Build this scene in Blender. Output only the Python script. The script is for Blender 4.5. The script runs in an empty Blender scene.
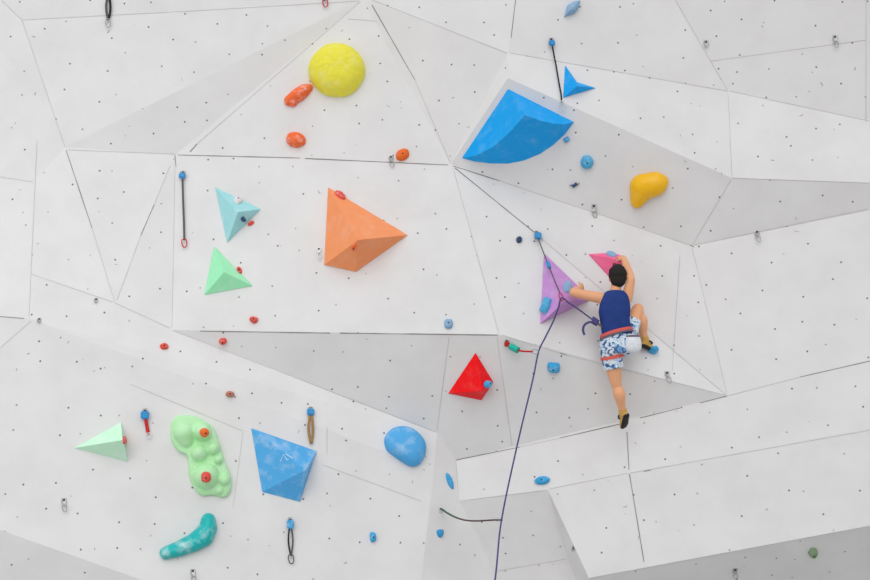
import bpy, bmesh, math, random
import numpy as np
from mathutils import Vector, Matrix, noise
from mathutils.bvhtree import BVHTree
random.seed(7)
SC = bpy.context.scene
COL = SC.collection
PI = math.pi

# ------------------------------------------------------------------ camera
F = 1450.0
CAM = Vector((0, -14, 1.7))
TH = math.radians(15)
FW = Vector((0, math.cos(TH), math.sin(TH)))
UP = Vector((0, -math.sin(TH), math.cos(TH)))
RT = Vector((1, 0, 0))
cd = bpy.data.cameras.new('camera'); cam = bpy.data.objects.new('camera', cd); COL.objects.link(cam)
cam.location = CAM; cam.rotation_euler = (PI/2+TH, 0, 0)
cd.sensor_width = 36; cd.lens = F/870*36; cd.clip_end = 200
SC.camera = cam

def ray(px, py):
    return FW + RT*((px-435)/F) - UP*((py-290)/F)
def at_y(px, py, y):
    d = ray(px, py); return CAM + d*((y-CAM.y)/d.y)

# ------------------------------------------------------------------ materials
def mat(name, col, rough=.6, chalk=0, chalk_scale=9, bump=0, bump_scale=60, metal=0, spec=.22, chalk_col=(.9, .93, .95), vary=.06):
    m = bpy.data.materials.new(name); m.use_nodes = True
    nt = m.node_tree; b = nt.nodes['Principled BSDF']
    b.inputs['Roughness'].default_value = rough; b.inputs['Metallic'].default_value = metal
    b.inputs['Specular IOR Level'].default_value = spec
    tc = nt.nodes.new('ShaderNodeTexCoord')
    n1 = nt.nodes.new('ShaderNodeTexNoise'); n1.inputs['Scale'].default_value = 14; n1.inputs['Detail'].default_value = 4
    nt.links.new(tc.outputs['Object'], n1.inputs['Vector'])
    r1 = nt.nodes.new('ShaderNodeMixRGB')
    r1.inputs[1].default_value = tuple(max(0, c*(1-vary)) for c in col)+(1,)
    r1.inputs[2].default_value = tuple(min(1, c*(1+vary)) for c in col)+(1,)
    nt.links.new(n1.outputs['Fac'], r1.inputs[0])
    out = r1.outputs[0]
    if chalk:
        n2 = nt.nodes.new('ShaderNodeTexNoise'); n2.inputs['Scale'].default_value = chalk_scale
        n2.inputs['Detail'].default_value = 6; n2.inputs['Roughness'].default_value = .65
        nt.links.new(tc.outputs['Object'], n2.inputs['Vector'])
        cr = nt.nodes.new('ShaderNodeValToRGB')
        cr.color_ramp.elements[0].position = .5; cr.color_ramp.elements[0].color = (0, 0, 0, 1)
        cr.color_ramp.elements[1].position = .85; cr.color_ramp.elements[1].color = (chalk,)*3+(1,)
        nt.links.new(n2.outputs['Fac'], cr.inputs[0])
        mx = nt.nodes.new('ShaderNodeMixRGB'); mx.inputs[2].default_value = chalk_col+(1,)
        nt.links.new(cr.outputs[0], mx.inputs[0]); nt.links.new(out, mx.inputs[1]); out = mx.outputs[0]
    nt.links.new(out, b.inputs['Base Color'])
    if bump:
        n3 = nt.nodes.new('ShaderNodeTexNoise'); n3.inputs['Scale'].default_value = bump_scale
        nt.links.new(tc.outputs['Object'], n3.inputs['Vector'])
        bp = nt.nodes.new('ShaderNodeBump'); bp.inputs['Strength'].default_value = bump; bp.inputs['Distance'].default_value = .01
        nt.links.new(n3.outputs['Fac'], bp.inputs['Height']); nt.links.new(bp.outputs[0], b.inputs['Normal'])
    return m
def s2l(r, g, b):
    f = lambda c: (c/255/12.92) if c < 10 else ((c/255+.055)/1.055)**2.4
    return (f(r), f(g), f(b))

def wall_material():
    m = bpy.data.materials.new('painted_plywood'); m.use_nodes = True
    nt = m.node_tree; N = nt.nodes; L = nt.links; b = N['Principled BSDF']
    b.inputs['Roughness'].default_value = .85; b.inputs['Specular IOR Level'].default_value = .15
    uv = N.new('ShaderNodeUVMap')
    # faint grey smudges
    n1 = N.new('ShaderNodeTexNoise'); n1.inputs['Scale'].default_value = 1.7; n1.inputs['Detail'].default_value = 7; n1.inputs['Roughness'].default_value = .6
    L.new(uv.outputs[0], n1.inputs['Vector'])
    r1 = N.new('ShaderNodeValToRGB')
    r1.color_ramp.elements[0].position = .3; r1.color_ramp.elements[0].color = (.74, .722, .715, 1)
    r1.color_ramp.elements[1].position = .62; r1.color_ramp.elements[1].color = (.80, .787, .780, 1)
    L.new(n1.outputs['Fac'], r1.inputs[0])
    # bolt holes on a loose grid
    v = N.new('ShaderNodeTexVoronoi'); v.voronoi_dimensions = '2D'; v.feature = 'F1'
    v.inputs['Scale'].default_value = 2.95; v.inputs['Randomness'].default_value = .72
    L.new(uv.outputs[0], v.inputs['Vector'])
    r2 = N.new('ShaderNodeValToRGB')
    r2.color_ramp.elements[0].position = .017; r2.color_ramp.elements[0].color = (1, 1, 1, 1)
    r2.color_ramp.elements[1].position = .036; r2.color_ramp.elements[1].color = (0, 0, 0, 1)
    L.new(v.outputs['Distance'], r2.inputs[0])
    # every hole has its own darkness: some are filled
    sep = N.new('ShaderNodeSeparateColor'); L.new(v.outputs['Color'], sep.inputs[0])
    mr = N.new('ShaderNodeMapRange'); mr.inputs[1].default_value = .0; mr.inputs[2].default_value = .5; mr.inputs[3].default_value = .32; mr.inputs[4].default_value = .92
    L.new(sep.outputs[0], mr.inputs[0])
    mul = N.new('ShaderNodeMath'); mul.operation = 'MULTIPLY'; L.new(r2.outputs[0], mul.inputs[0]); L.new(mr.outputs[0], mul.inputs[1])
    mx = N.new('ShaderNodeMixRGB'); mx.inputs[2].default_value = (.06, .06, .065, 1)
    L.new(mul.outputs[0], mx.inputs[0]); L.new(r1.outputs[0], mx.inputs[1])
    L.new(mx.outputs[0], b.inputs['Base Color'])
    return m
M_WALL = wall_material()
M_SEAM = mat('seam_shadow_gap', s2l(138, 135, 133), .9)
M_SEAMF = mat('seam_filled_joint', s2l(202, 199, 197), .9)
M_SCUFF = mat('shoe_rubber_scuff', s2l(165, 163, 160), .9)
M_STEEL = mat('brushed_steel', s2l(178, 178, 178), .4, metal=.7)
M_BOLT = mat('dark_bolt', s2l(55, 50, 50), .5, metal=.3)
M_WHITE = mat('white_alloy', s2l(225, 228, 230), .4, metal=.2)
M_BLACK = mat('black_webbing', s2l(40, 40, 44), .8)
M_DGREY = mat('grey_webbing', s2l(95, 92, 92), .8)
BLUE = s2l(30, 132, 208)
M_BLUEV = mat('blue_textured_plywood', s2l(5, 166, 244), .55, chalk=.12, chalk_scale=7, bump=.1)
M_BLUECH = mat('blue_chalked_plywood', s2l(84, 172, 230), .6, chalk=.55, chalk_scale=6, bump=.1)
M_BLUEH = mat('blue_resin', s2l(58, 166, 220), .5, chalk=.45, chalk_scale=16, bump=.15)
M_BLUEL = mat('light_blue_resin', s2l(80, 172, 215), .5, chalk=.6, chalk_scale=25, bump=.15)
M_BLUEP = mat('blue_plastic', s2l(60, 150, 208), .4)
M_NAVYH = mat('dark_blue_resin', s2l(60, 85, 120), .5)
M_GREYB = mat('grey_blue_resin', s2l(140, 178, 210), .5, chalk=.3)
M_YEL = mat('yellow_resin', s2l(240, 230, 75), .8, chalk=.5, chalk_scale=8, bump=.9, bump_scale=22, chalk_col=(.85, .85, .55))
M_BEAN = mat('amber_resin', s2l(250, 190, 30), .3, chalk=.12, bump=.5, bump_scale=26)
M_ORH = mat('orange_resin', s2l(250, 112, 55), .55, chalk=.75, chalk_scale=14)
M_ORS = mat('orange_hold_resin', s2l(238, 110, 40), .5, chalk=.2)
M_ORV = mat('orange_plywood', s2l(255, 156, 102), .6, chalk=.2, chalk_scale=5)
M_AQUA = mat('aqua_plywood', s2l(165, 224, 228), .6, chalk=.5, chalk_scale=8)
M_MINT = mat('mint_plywood', s2l(165, 245, 192), .6, chalk=.5, chalk_scale=8)
M_PALEG = mat('pale_green_plywood', s2l(205, 248, 215), .6, chalk=.6, chalk_scale=7)
M_BLOB = mat('pale_green_resin', s2l(188, 238, 182), .65, chalk=.35, chalk_scale=7)
M_TEAL = mat('teal_resin', s2l(35, 182, 180), .35, chalk=.75, chalk_scale=9)
M_RED = mat('red_plywood', s2l(250, 5, 15), .55, chalk=.06)
M_REDH = mat('red_resin', s2l(228, 82, 68), .5, chalk=.55, chalk_scale=25)
M_BRN = mat('terracotta_resin', s2l(190, 120, 100), .6, chalk=.3, chalk_scale=25)
M_PURP = mat('purple_plywood', s2l(206, 150, 216), .6, chalk=.3, chalk_scale=8)
M_PINK = mat('pink_plywood', s2l(255, 112, 158), .6, chalk=.15, chalk_scale=8)
M_GRNH = mat('olive_green_resin', s2l(120, 150, 110), .6, chalk=.3)
M_TEALP = mat('teal_plastic', s2l(40, 185, 165), .5)
M_REDW = mat('red_webbing', s2l(200, 50, 48), .75)
M_TANW = mat('tan_webbing', s2l(165, 130, 85), .8)
M_ROPE = mat('violet_rope', s2l(84, 79, 128), .8, bump=.4, bump_scale=200, vary=.25)
M_CHLK = mat('white_resin', s2l(225, 222, 222), .6)
M_SKIN = mat('skin', s2l(237, 173, 130), .55, spec=.3)
M_HAIR = mat('black_hair', s2l(38, 33, 32), .7, bump=.6, bump_scale=90)
M_NAVY = mat('navy_jersey', s2l(38, 62, 128), .85, bump=.9, bump_scale=11, vary=.25)
M_CORAL = mat('coral_webbing', s2l(222, 98, 88), .75)
M_GRAPH = mat('graphite_webbing', s2l(110, 95, 110), .75)
M_TAN = mat('tan_leather', s2l(205, 160, 85), .6)
M_RUB = mat('black_rubber', s2l(42, 40, 40), .6)
def floral(name, scale):
    m = bpy.data.materials.new(name); m.use_nodes = True
    nt = m.node_tree; b = nt.nodes['Principled BSDF']; b.inputs['Roughness'].default_value = .85
    tc = nt.nodes.new('ShaderNodeTexCoord')
    nn = nt.nodes.new('ShaderNodeTexNoise'); nn.inputs['Scale'].default_value = scale; nn.inputs['Detail'].default_value = 2; nn.inputs['Distortion'].default_value = 1.2
    nt.links.new(tc.outputs['Object'], nn.inputs['Vector'])
    cr = nt.nodes.new('ShaderNodeValToRGB'); e = cr.color_ramp.elements
    cr.color_ramp.interpolation = 'CONSTANT'
    e[0].position = 0; e[0].color = s2l(70, 85, 130)+(1,)
    e[1].position = .39; e[1].color = s2l(110, 165, 210)+(1,)
    for p, c in ((.455, (232, 236, 240)), (.555, (150, 195, 225)), (.60, (235, 235, 238)), (.655, (70, 95, 150))):
        x = e.new(p); x.color = s2l(*c)+(1,)
    nt.links.new(nn.outputs['Fac'], cr.inputs[0]); nt.links.new(cr.outputs[0], b.inputs['Base Color'])
    return m
M_FLOR = floral('blue_white_floral_cloth', 15)
M_BAG = mat('white_speckled_cloth', s2l(226, 228, 232), .85, chalk=.55, chalk_scale=38, chalk_col=(.2, .25, .4))

# ------------------------------------------------------------------ object helpers
def link(name, me, m=None, parent=None, smooth=False):
    o = bpy.data.objects.new(name, me); COL.objects.link(o)
    if m: me.materials.append(m)
    if smooth:
        for p in me.polygons: p.use_smooth = True
    if parent: o.parent = parent
    return o
def tag(o, label, cat, group=None):
    o['label'] = label; o['category'] = cat
    if group: o['group'] = group
    return o
def bm_obj(name, bm, m, parent=None, smooth=False, auto=None):
    bmesh.ops.recalc_face_normals(bm, faces=bm.faces[:])
    me = bpy.data.meshes.new(name); bm.to_mesh(me); bm.free()
    o = link(name, me, m, parent, smooth)
    if auto is not None:
        me.set_sharp_from_angle(angle=math.radians(auto))
    return o
def empty(name, loc, parent=None):
    o = bpy.data.objects.new(name, None); COL.objects.link(o); o.location = loc; o.empty_display_size = .05
    if parent: o.parent = parent
    return o
def setpar(child, parent):
    child.parent = parent
    child.matrix_parent_inverse = Matrix.Translation(-parent.location)
    return child
def voxel(bm, size, smooth_it=4, name='tmp'):
    """join overlapping closed shapes of a bmesh into one continuous skin"""
    me = bpy.data.meshes.new(name); bm.to_mesh(me); bm.free()
    o = bpy.data.objects.new(name, me); COL.objects.link(o)
    r = o.modifiers.new('r', 'REMESH'); r.mode = 'VOXEL'; r.voxel_size = size; r.use_smooth_shade = True
    s = o.modifiers.new('s', 'SMOOTH'); s.iterations = smooth_it; s.factor = .5
    dg = bpy.context.evaluated_depsgraph_get()
    out = bpy.data.meshes.new_from_object(o.evaluated_get(dg))
    bpy.data.objects.remove(o); bpy.data.meshes.remove(me)
    return out

# ------------------------------------------------------------------ the wall: corners (x, y in the photo, metres towards the viewer)
V = dict(
 A0=(-70,-68,.38), A=(22,20,.30), D=(363,-1,.10), D0=(372,-80,.20), TL=(-90,-90,.4), TL2=(-90,-55,.4),
 B=(65,147,.25), C=(175,155,.00), H=(451,164,.15), J=(508,53,.30), J2=(508,78,.46), K0=(530,-80,.48),
 L=(728,91,.10), Q=(711,61,.18), Q0=(630,-80,.50), W1=(960,27,.40), Z=(960,-80,.75), R1=(960,138,.05),
 M=(732,178,.25), N=(692,246,-.18), R2=(960,186,.20), R3=(960,192,.15),
 O=(727,396,-.18), R4=(960,341,.06), I=(500,335,.02), G=(172,330,-.10), E=(115,303,.06),
 S=(456,460,-.68), P=(437,433,-.58), T=(459,501,-.55), V1=(548,490,-.38), V=(630,473,-.26), R5=(960,411,.20), R6=(960,509,.10),
 Y=(589,578,-.50), U1=(568,558,-.95), U2=(497,571,-1.12), B6=(603,650,-2.1), B7=(960,650,-1.8), B5=(530,650,-1.35), B8=(603.5,650,-1.2),
 P2=(434,470,-.30), P3=(413,650,-.88), B1=(340,650,-.72), B0=(-90,498,.30), BL=(-90,650,-.5),
 U=(31,319,.50), UL=(29,273,.12), L1=(-90,440,.56), L2=(-90,308,.74), k=(34,181,.0), kL=(-90,164,.28),
)
FACES = [
 'TL A0 A D D0','TL2 A0 TL','D J K0 D0','K0 J L Q Q0','Q0 Q W1 Z','Q L R1 W1','J J2 M L','L M R2 R1','J2 H N M','M N R3 R2',
 'N O R4 R3','H O N','H I O','C G I H','D C H','D H J','J H J2','A B D','B C D','B E C','C E G','G P S O I',
 'UL U P2 P G E','U L1 B0 B1 P3 P2','B0 BL B1','P P2 P3 B5 U2 T S','S T V1 V R5 R4 O','V1 Y R6 R5 V','Y B6 B7 R6','V1 U1 Y','T U2 U1 V1','U2 B5 B8 U1','Y U1 B8','Y B8 B6',
 'L2 L1 U','kL L2 U UL k','k UL E B','TL2 kL k B A A0',
]
FACES = [f.split() for f in FACES]
names = list(V); idx = {n: i for i, n in enumerate(names)}
px = np.array([V[n][:2] for n in names], float)
dy = np.array([ray(*q).y for q in px])
wt = dy/(-np.array([V[n][2] for n in names])+14)
rows, rhs = [], []
for i in range(len(names)):
    r = np.zeros(len(names)); r[i] = 1; rows.append(r); rhs.append(wt[i])
SOFT = {'C G I H': 12, 'UL U P2 P G E': 8, 'U L1 B0 B1 P3 P2': 12, 'D J K0 D0': 8, 'U2 B5 B8 U1': 10, 'P P2 P3 B5 U2 T S': 5, 'TL2 kL k B A A0': 3, 'kL L2 U UL k': 10, 'k UL E B': 4, 'Y B6 B7 R6': 6, 'TL A0 A D D0': 6}
for f in FACES:
    if len(f) > 3:
        wgt = SOFT.get(' '.join(f), 20)
        ii = [idx[n] for n in f]
        A_ = np.c_[px[ii]/500, np.ones(len(ii))]
        R_ = np.eye(len(ii)) - A_@np.linalg.pinv(A_)
        for q in R_:
            r = np.zeros(len(names)); r[ii] = q*wgt; rows.append(r); rhs.append(0)
w = np.linalg.lstsq(np.array(rows), np.array(rhs), rcond=None)[0]
VX = {n: CAM + ray(*px[i])*(1/w[i]) for i, n in enumerate(names)}
for n in ('TL','TL2','A0','D0','K0','Q0','Z'):
    pass
BASE = ['BL', 'B1', 'P3', 'B5', 'B8', 'B6', 'B7']            # the wall goes on down to the floor below the frame
for n in BASE:
    VX[n+'f'] = Vector((VX[n].x, VX[n].y+.15, 0.0))
for a, b in zip(BASE, BASE[1:]):
    FACES.append([a, a+'f', b+'f', b])
BACK = Vector((0, .05, 0))
wall = empty('wall_back', (0, 0, 0)); wall['kind'] = 'structure'
wall['label'] = 'white faceted climbing wall of angled plywood panels with bolt holes'
wall['category'] = 'wall'
wv, wf = [], []
for f in FACES:
    pts = [VX[n] for n in f]
    nrm = Vector((0, 0, 0))
    for i in range(len(pts)):
        a, b = pts[i]-pts[0], pts[(i+1) % len(pts)]-pts[0]; nrm += a.cross(b)
    nrm.normalize()
    c = sum(pts, Vector())/len(pts)
    if nrm.dot(CAM-c) < 0: nrm = -nrm
    bm = bmesh.new()
    fr = [bm.verts.new(p) for p in pts]; bk = [bm.verts.new(p+BACK) for p in pts]
    bm.faces.new(fr); bm.faces.new(bk[::-1])
    for i in range(len(fr)):
        j = (i+1) % len(fr); bm.faces.new((fr[i], bk[i], bk[j], fr[j]))
    u = Vector((1, 0, 0)) - nrm*nrm.x; u.normalize(); v = nrm.cross(u)
    lay = bm.loops.layers.uv.new('UVMap')
    off = Vector((random.uniform(0, 50), random.uniform(0, 50))); an = random.uniform(-.25, .25)
    for fc in bm.faces:
        for lp in fc.loops:
            a, b = lp.vert.co.dot(u), lp.vert.co.dot(v)
            lp[lay].uv = (a*math.cos(an)-b*math.sin(an)+off.x, a*math.sin(an)+b*math.cos(an)+off.y)
    bm_obj('wall_panel', bm, M_WALL, wall)
    s = len(wv); wv += pts
    for i in range(1, len(pts)-1): wf.append((s, s+i, s+i+1))
BVH = [BVHTree.FromPolygons(wv, wf)]

def hit(px, py, only_wall=False):
    d = ray(px, py).normalized(); best = None
    for t in (BVH[:1] if only_wall else BVH):
        p, n, i, dist = t.ray_cast(CAM, d)
        if p is not None and (best is None or dist < best[2]): best = (p, n, dist)
    p, n, _ = best
    if n.dot(CAM-p) < 0: n = -n
    return p, n.normalized()
class Frame:
    """a place on the wall: origin, outward normal, sideways and upwards axes"""
    def __init__(s, px, py, only_wall=False):
        s.o, s.n = hit(px, py, only_wall)
        s.u = (RT - s.n*s.n.dot(RT)).normalized(); s.v = s.n.cross(s.u)
        s.t = (s.o-CAM).dot(FW); s.s = s.t/F               # metres per pixel here
    def pt(s, px, py, h=0):
        d = ray(px, py); k = (s.o + s.n*h - CAM).dot(s.n)/d.dot(s.n)
        return CAM + d*k
    def loc(s, a, b, h=0): return s.o + s.u*a + s.v*b + s.n*h
    def mat(s): return Matrix((s.u, s.v, s.n)).transposed().to_4x4()

# ---- seams
def strip(fr_pts, wpx, m, name='seam'):
    bm = bmesh.new()
    for (x0, y0), (x1, y1) in zip(fr_pts, fr_pts[1:]):
        L_ = math.hypot(x1-x0, y1-y0); nseg = max(2, int(L_/12))
        ox, oy = -(y1-y0)/L_, (x1-x0)/L_
        prev = None
        for i in range(nseg+1):
            t = i/nseg; x, y = x0+(x1-x0)*t, y0+(y1-y0)*t
            ww = wpx*(.5+.5*random.random())*.5
            p0, n0 = hit(x, y, True)
            # step across the seam in 3-D so that the strip lies on the surface of both neighbours
            a, na = hit(x+ox*ww, y+oy*ww, True); b, nb = hit(x-ox*ww, y-oy*ww, True)
            vs = [bm.verts.new(a+na*.003), bm.verts.new(p0+(na+nb).normalized()*.004), bm.verts.new(b+nb*.003)]
            if prev:
                bm.faces.new((prev[0], vs[0], vs[1], prev[1])); bm.faces.new((prev[1], vs[1], vs[2], prev[2]))
            prev = vs
    return bm_obj(name, bm, m, wall)
DARK = [((66,150),(92,228)), ((511,38),(518,-20)), ((175,155),(176,167)), ((178,155),(300,158)), ((305,158.5),(448,165)), ((190,152),(197,144)),
        ((372,5),(415,80)), ((453,166),(500,181)), ((456,460),(520,447)), ((560,438),(620,424)), ((640,418),(680,408)), ((455,168),(535,233)),
        ((200,331),(330,333)), ((340,333),(498,335)), ((0,316.5),(24,318.5)), ((627,432),(629,470)), ((629.5,474),(645,568)), ((560,353),(567,355)),
        ((644,471.5),(651,470)), ((141,235),(154,205)), ((690,245),(694,247)), ((700,403),(727,396)), ((800,377),(870,361))]
for a, b in DARK: strip([a, b], .95, M_SEAM)
FAINT = [((0,-1),(22,20)), ((22,20),(200,10.5)), ((200,10.5),(360,1)), ((22,20),(65,147)), ((92,228),(115,303)), ((68,150),(175,154)),
         ((175,167),(172,328)), ((154,205),(170,166)), ((141,235),(117,300)), ((197,144),(360,2)), ((415,80),(450,162)), ((372,0),(507,53)), ((348,19),(378,21)),
         ((510,53),(727,91)), ((674,-2),(728,91)), ((711,61),(866,40)), ((866,-2),(866,122)), ((729,91),(870,121)), ((728,93),(732,177)), ((732,178),(870,183)),
         ((500,181),(690,245)), ((694,245),(868,209)), ((731,180),(693,244)), ((453,168),(499,334)), ((535,233),(726,395)), ((692,248),(727,394)), ((680,255),(672,372)),
         ((502,335),(560,353)), ((567,355),(725,395)), ((449,337),(437,430)), ((497,337),(512,446)), ((520,447),(560,438)), ((727,396),(800,377)),
         ((459,501),(547,490)), ((549,489),(628,473)), ((630,473),(870,430)), ((172,330),(436,432)), ((115,303),(170,328)), ((31,274),(113,302)), ((37,141),(29,316)), ((0,177),(33,182)),
         ((456,462),(459,500)), ((130,384),(243,431)), ((243,432),(233,508)), ((323,465),(432,505)), ((327,394),(327,454)), ((31,321),(0,348)), ((590,578),(869,526)), ((497,571),(566,559))]
for a, b in FAINT: strip([a, b], .6, M_SEAMF)
# scuffs: small curved rubber marks, one object
bm = bmesh.new()
for i in range(95):
    x, y = random.uniform(10, 860), random.uniform(10, 570)
    try: f = Frame(x, y, True)
    except TypeError: continue
    r = random.uniform(.015, .05); a0 = random.uniform(0, 6.28); sw = random.uniform(.5, 1.4); prev = None
    wd = random.uniform(.002, .005)
    for k in range(7):
        a = a0+sw*k/6; q = wd*math.sin(PI*(k+.5)/7)
        vs = [bm.verts.new(f.loc(math.cos(a)*(r+q), math.sin(a)*(r+q), .002)), bm.verts.new(f.loc(math.cos(a)*(r-q), math.sin(a)*(r-q), .002))]
        if prev: bm.faces.new((prev[0], vs[0], vs[1], prev[1]))
        prev = vs
sc_ = bm_obj('scuff_marks', bm, M_SCUFF, wall); sc_['kind'] = 'stuff'

# floor in front of the wall
bm = bmesh.new(); bmesh.ops.create_cube(bm, size=1, matrix=Matrix.Translation((0, -9, -.05)) @ Matrix.Diagonal((40, 24, .1, 1)))
fl = bm_obj('floor', bm, mat('pale_rubber_floor', (.55, .54, .53), .9)); fl['kind'] = 'structure'

# ------------------------------------------------------------------ shape builders
def tube(bm, pts, r, closed=False, seg=8, flat=1.0, nhint=None):
    n = len(pts); rings = []
    last = None
    for i, p in enumerate(pts):
        a = pts[(i-1) % n] if (closed or i) else p; b = pts[(i+1) % n] if (closed or i < n-1) else p
        t = (b-a).normalized()
        if last is None:
            h = nhint if nhint is not None else (Vector((0, 0, 1)) if abs(t.z) < .9 else Vector((1, 0, 0)))
            x = (h-t*h.dot(t)).normalized()
        else: x = (last-t*last.dot(t)).normalized()
        last = x; y = t.cross(x); rr = r[i] if isinstance(r, (list, tuple)) else r
        rings.append([bm.verts.new(p+x*(rr*math.cos(2*PI*k/seg))*flat+y*(rr*math.sin(2*PI*k/seg))) for k in range(seg)])
    for i in range(n if closed else n-1):
        A_, B_ = rings[i], rings[(i+1) % n]
        for k in range(seg): bm.faces.new((A_[k], A_[(k+1) % seg], B_[(k+1) % seg], B_[k]))
    if not closed:
        bm.faces.new(rings[0][::-1]); bm.faces.new(rings[-1])
def smooth_path(pts, n=8, closed=False):
    out = []; m = len(pts)
    for i in range(m if closed else m-1):
        g = lambda j: pts[j % m] if closed else pts[max(0, min(m-1, j))]
        p0, p1, p2, p3 = g(i-1), g(i), g(i+1), g(i+2)
        for k in range(n):
            t = k/n
            out.append(p1*1.0 + (p2-p0)*(.5*t) + (p0*2-p1*5+p2*4-p3)*(.5*t*t) + (p1*3-p0-p2*3+p3)*(.5*t**3))
    if not closed: out.append(pts[-1])
    return out
def add_bvh(o):
    me = o.data; BVH.append(BVHTree.FromPolygons([v.co.copy() for v in me.vertices], [tuple(p.vertices) for p in me.polygons]))
def volume(name, label, base, tops, faces, m, cat='climbing volume', at=None, bevel=.003, bvh=True, lift=.004):
    """plywood volume: base outline on the wall plane, ridge points lifted off it; faces index base then tops"""
    c = at or (sum(b[0] for b in base)/len(base), sum(b[1] for b in base)/len(base))
    f = Frame(*c, True)
    bm = bmesh.new()
    vs = [bm.verts.new(f.pt(*b, lift)) for b in base] + [bm.verts.new(f.pt(*t)) for t in tops]
    for q in faces: bm.faces.new([vs[i] for i in q])
    bm.faces.new([vs[i] for i in range(len(base))][::-1])
    bmesh.ops.recalc_face_normals(bm, faces=bm.faces[:])
    if bevel: bmesh.ops.bevel(bm, geom=[e for e in bm.edges], offset=bevel, segments=2, affect='EDGES', profile=.5, clamp_overlap=True)
    o = bm_obj(name, bm, m); tag(o, label, cat)
    if bvh: add_bvh(o)
    return o
def bolt(parent, f, a=0, b=0, h=0, r=.010):
    bm = bmesh.new()
    M_ = Matrix.Translation(f.loc(a, b, h)) @ f.mat()
    bmesh.ops.create_cone(bm, cap_ends=True, segments=12, radius1=r, radius2=r*.85, depth=.008, matrix=M_)
    o = bm_obj('bolt', bm, M_BOLT, None); o.parent = parent; o.matrix_parent_inverse = Matrix.Translation(-parent.location)
    return o
def dome(name, label, outline, h, m, center=None, at=None, cat='climbing hold', prof=.8, bump=0, bscale=9, K=7, smooth_out=True, bolts=(), bvh=False, dish=0):
    cx, cy = center or (sum(p[0] for p in outline)/len(outline), sum(p[1] for p in outline)/len(outline))
    f = Frame(*(at or (cx, cy)))
    P2 = [Vector(p) for p in outline]
    if smooth_out: P2 = smooth_path(P2, 5, True)
    ctr = f.pt(cx, cy); rim = [f.pt(p.x, p.y) for p in P2]
    bm = bmesh.new(); rings = []
    sd = random.uniform(0, 90)
    for k in range(K):
        t = k/K*PI/2; r = math.cos(t)**prof; hh = h*math.sin(t)
        ring = []
        for p in rim:
            q = ctr+(p-ctr)*r
            d = (noise.noise((q+Vector((sd, 0, 0)))*bscale)*bump) if k else 0
            if dish: hh2 = hh*(1-dish*max(0, 1-r*1.3)**2)
            else: hh2 = hh
            ring.append(bm.verts.new(q+f.n*(hh2+d+.001)))
        rings.append(ring)
    top = bm.verts.new(ctr+f.n*(h*(1-dish)+.001))
    n = len(rim)
    for a, b in zip(rings, rings[1:]):
        for i in range(n): bm.faces.new((a[i], a[(i+1) % n], b[(i+1) % n], b[i]))
    for i in range(n): bm.faces.new((rings[-1][i], rings[-1][(i+1) % n], top))
    bm.faces.new(rings[0][::-1])
    o = bm_obj(name, bm, m, None, True, auto=60); tag(o, label, cat)
    if bvh: add_bvh(o)
    for (bx, by) in bolts:
        fb = Frame(bx, by) if bvh else f
        if bvh: bolt(o, fb, h=.002)
        else:
            e = (Vector((bx, by))-Vector((cx, cy))); bolt(o, f, e.x*f.s, -e.y*f.s, h*(1-dish)+.001, r=.009)
    return o
def ellipse(cx, cy, rx, ry, rot=0, n=14, wob=.06):
    a = math.radians(rot); out = []
    for k in range(n):
        t = 2*PI*k/n; w_ = 1+random.uniform(-wob, wob)
        x, y = rx*math.cos(t)*w_, ry*math.sin(t)*w_
        out.append((cx+x*math.cos(a)-y*math.sin(a), cy+x*math.sin(a)+y*math.cos(a)))
    return out
def blob(name, label, balls, m, at, chain=(), vox=.008, cat='climbing hold', sm=5, bvh=True, base=None, base_h=.05):
    """rounded hold: balls (x, y, radius px, height m, flattening) fused, cut flat against the wall"""
    f = Frame(*at, True); R3 = f.mat(); bm = bmesh.new()
    def ball(x, y, r, h):
        M_ = Matrix.Translation(f.pt(x, y, 0)) @ R3 @ Matrix.Diagonal((r*f.s, r*f.s, h, 1))
        bmesh.ops.create_icosphere(bm, subdivisions=3, radius=1, matrix=M_)
    for b in balls: ball(*b)
    for i, j in chain:
        a, b = balls[i], balls[j]
        for k in range(1, 7):
            t = k/7; ball(*[a[q]*(1-t)+b[q]*t for q in range(4)])
    if base:
        rim = [f.pt(q.x, q.y, -.02) for q in smooth_path([Vector(q) for q in base], 4, True)]; c_ = sum(rim, Vector())/len(rim); R_ = []
        for t, hh in ((1, 0), (1, base_h*.55), (.95, base_h*.8), (.85, base_h), (.4, base_h)): R_.append([bm.verts.new(c_+(q-c_)*t+f.n*(hh+(.02 if hh else 0))) for q in rim])
        for a, b in zip(R_, R_[1:]):
            for i in range(len(rim)): bm.faces.new((a[i], a[(i+1) % len(rim)], b[(i+1) % len(rim)], b[i]))
        bm.faces.new(R_[0][::-1]); bm.faces.new(R_[-1])
    me = voxel(bm, vox, sm)
    bm = bmesh.new(); bm.from_mesh(me); bpy.data.meshes.remove(me)
    bmesh.ops.bisect_plane(bm, geom=bm.verts[:]+bm.edges[:]+bm.faces[:], plane_co=f.o+f.n*.002, plane_no=f.n, clear_inner=True)
    ed = [e for e in bm.edges if e.is_boundary]
    if ed: bmesh.ops.edgeloop_fill(bm, edges=ed)
    o = bm_obj(name, bm, m, None, True, auto=70); tag(o, label, cat)
    if bvh: add_bvh(o)
    return o
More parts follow.
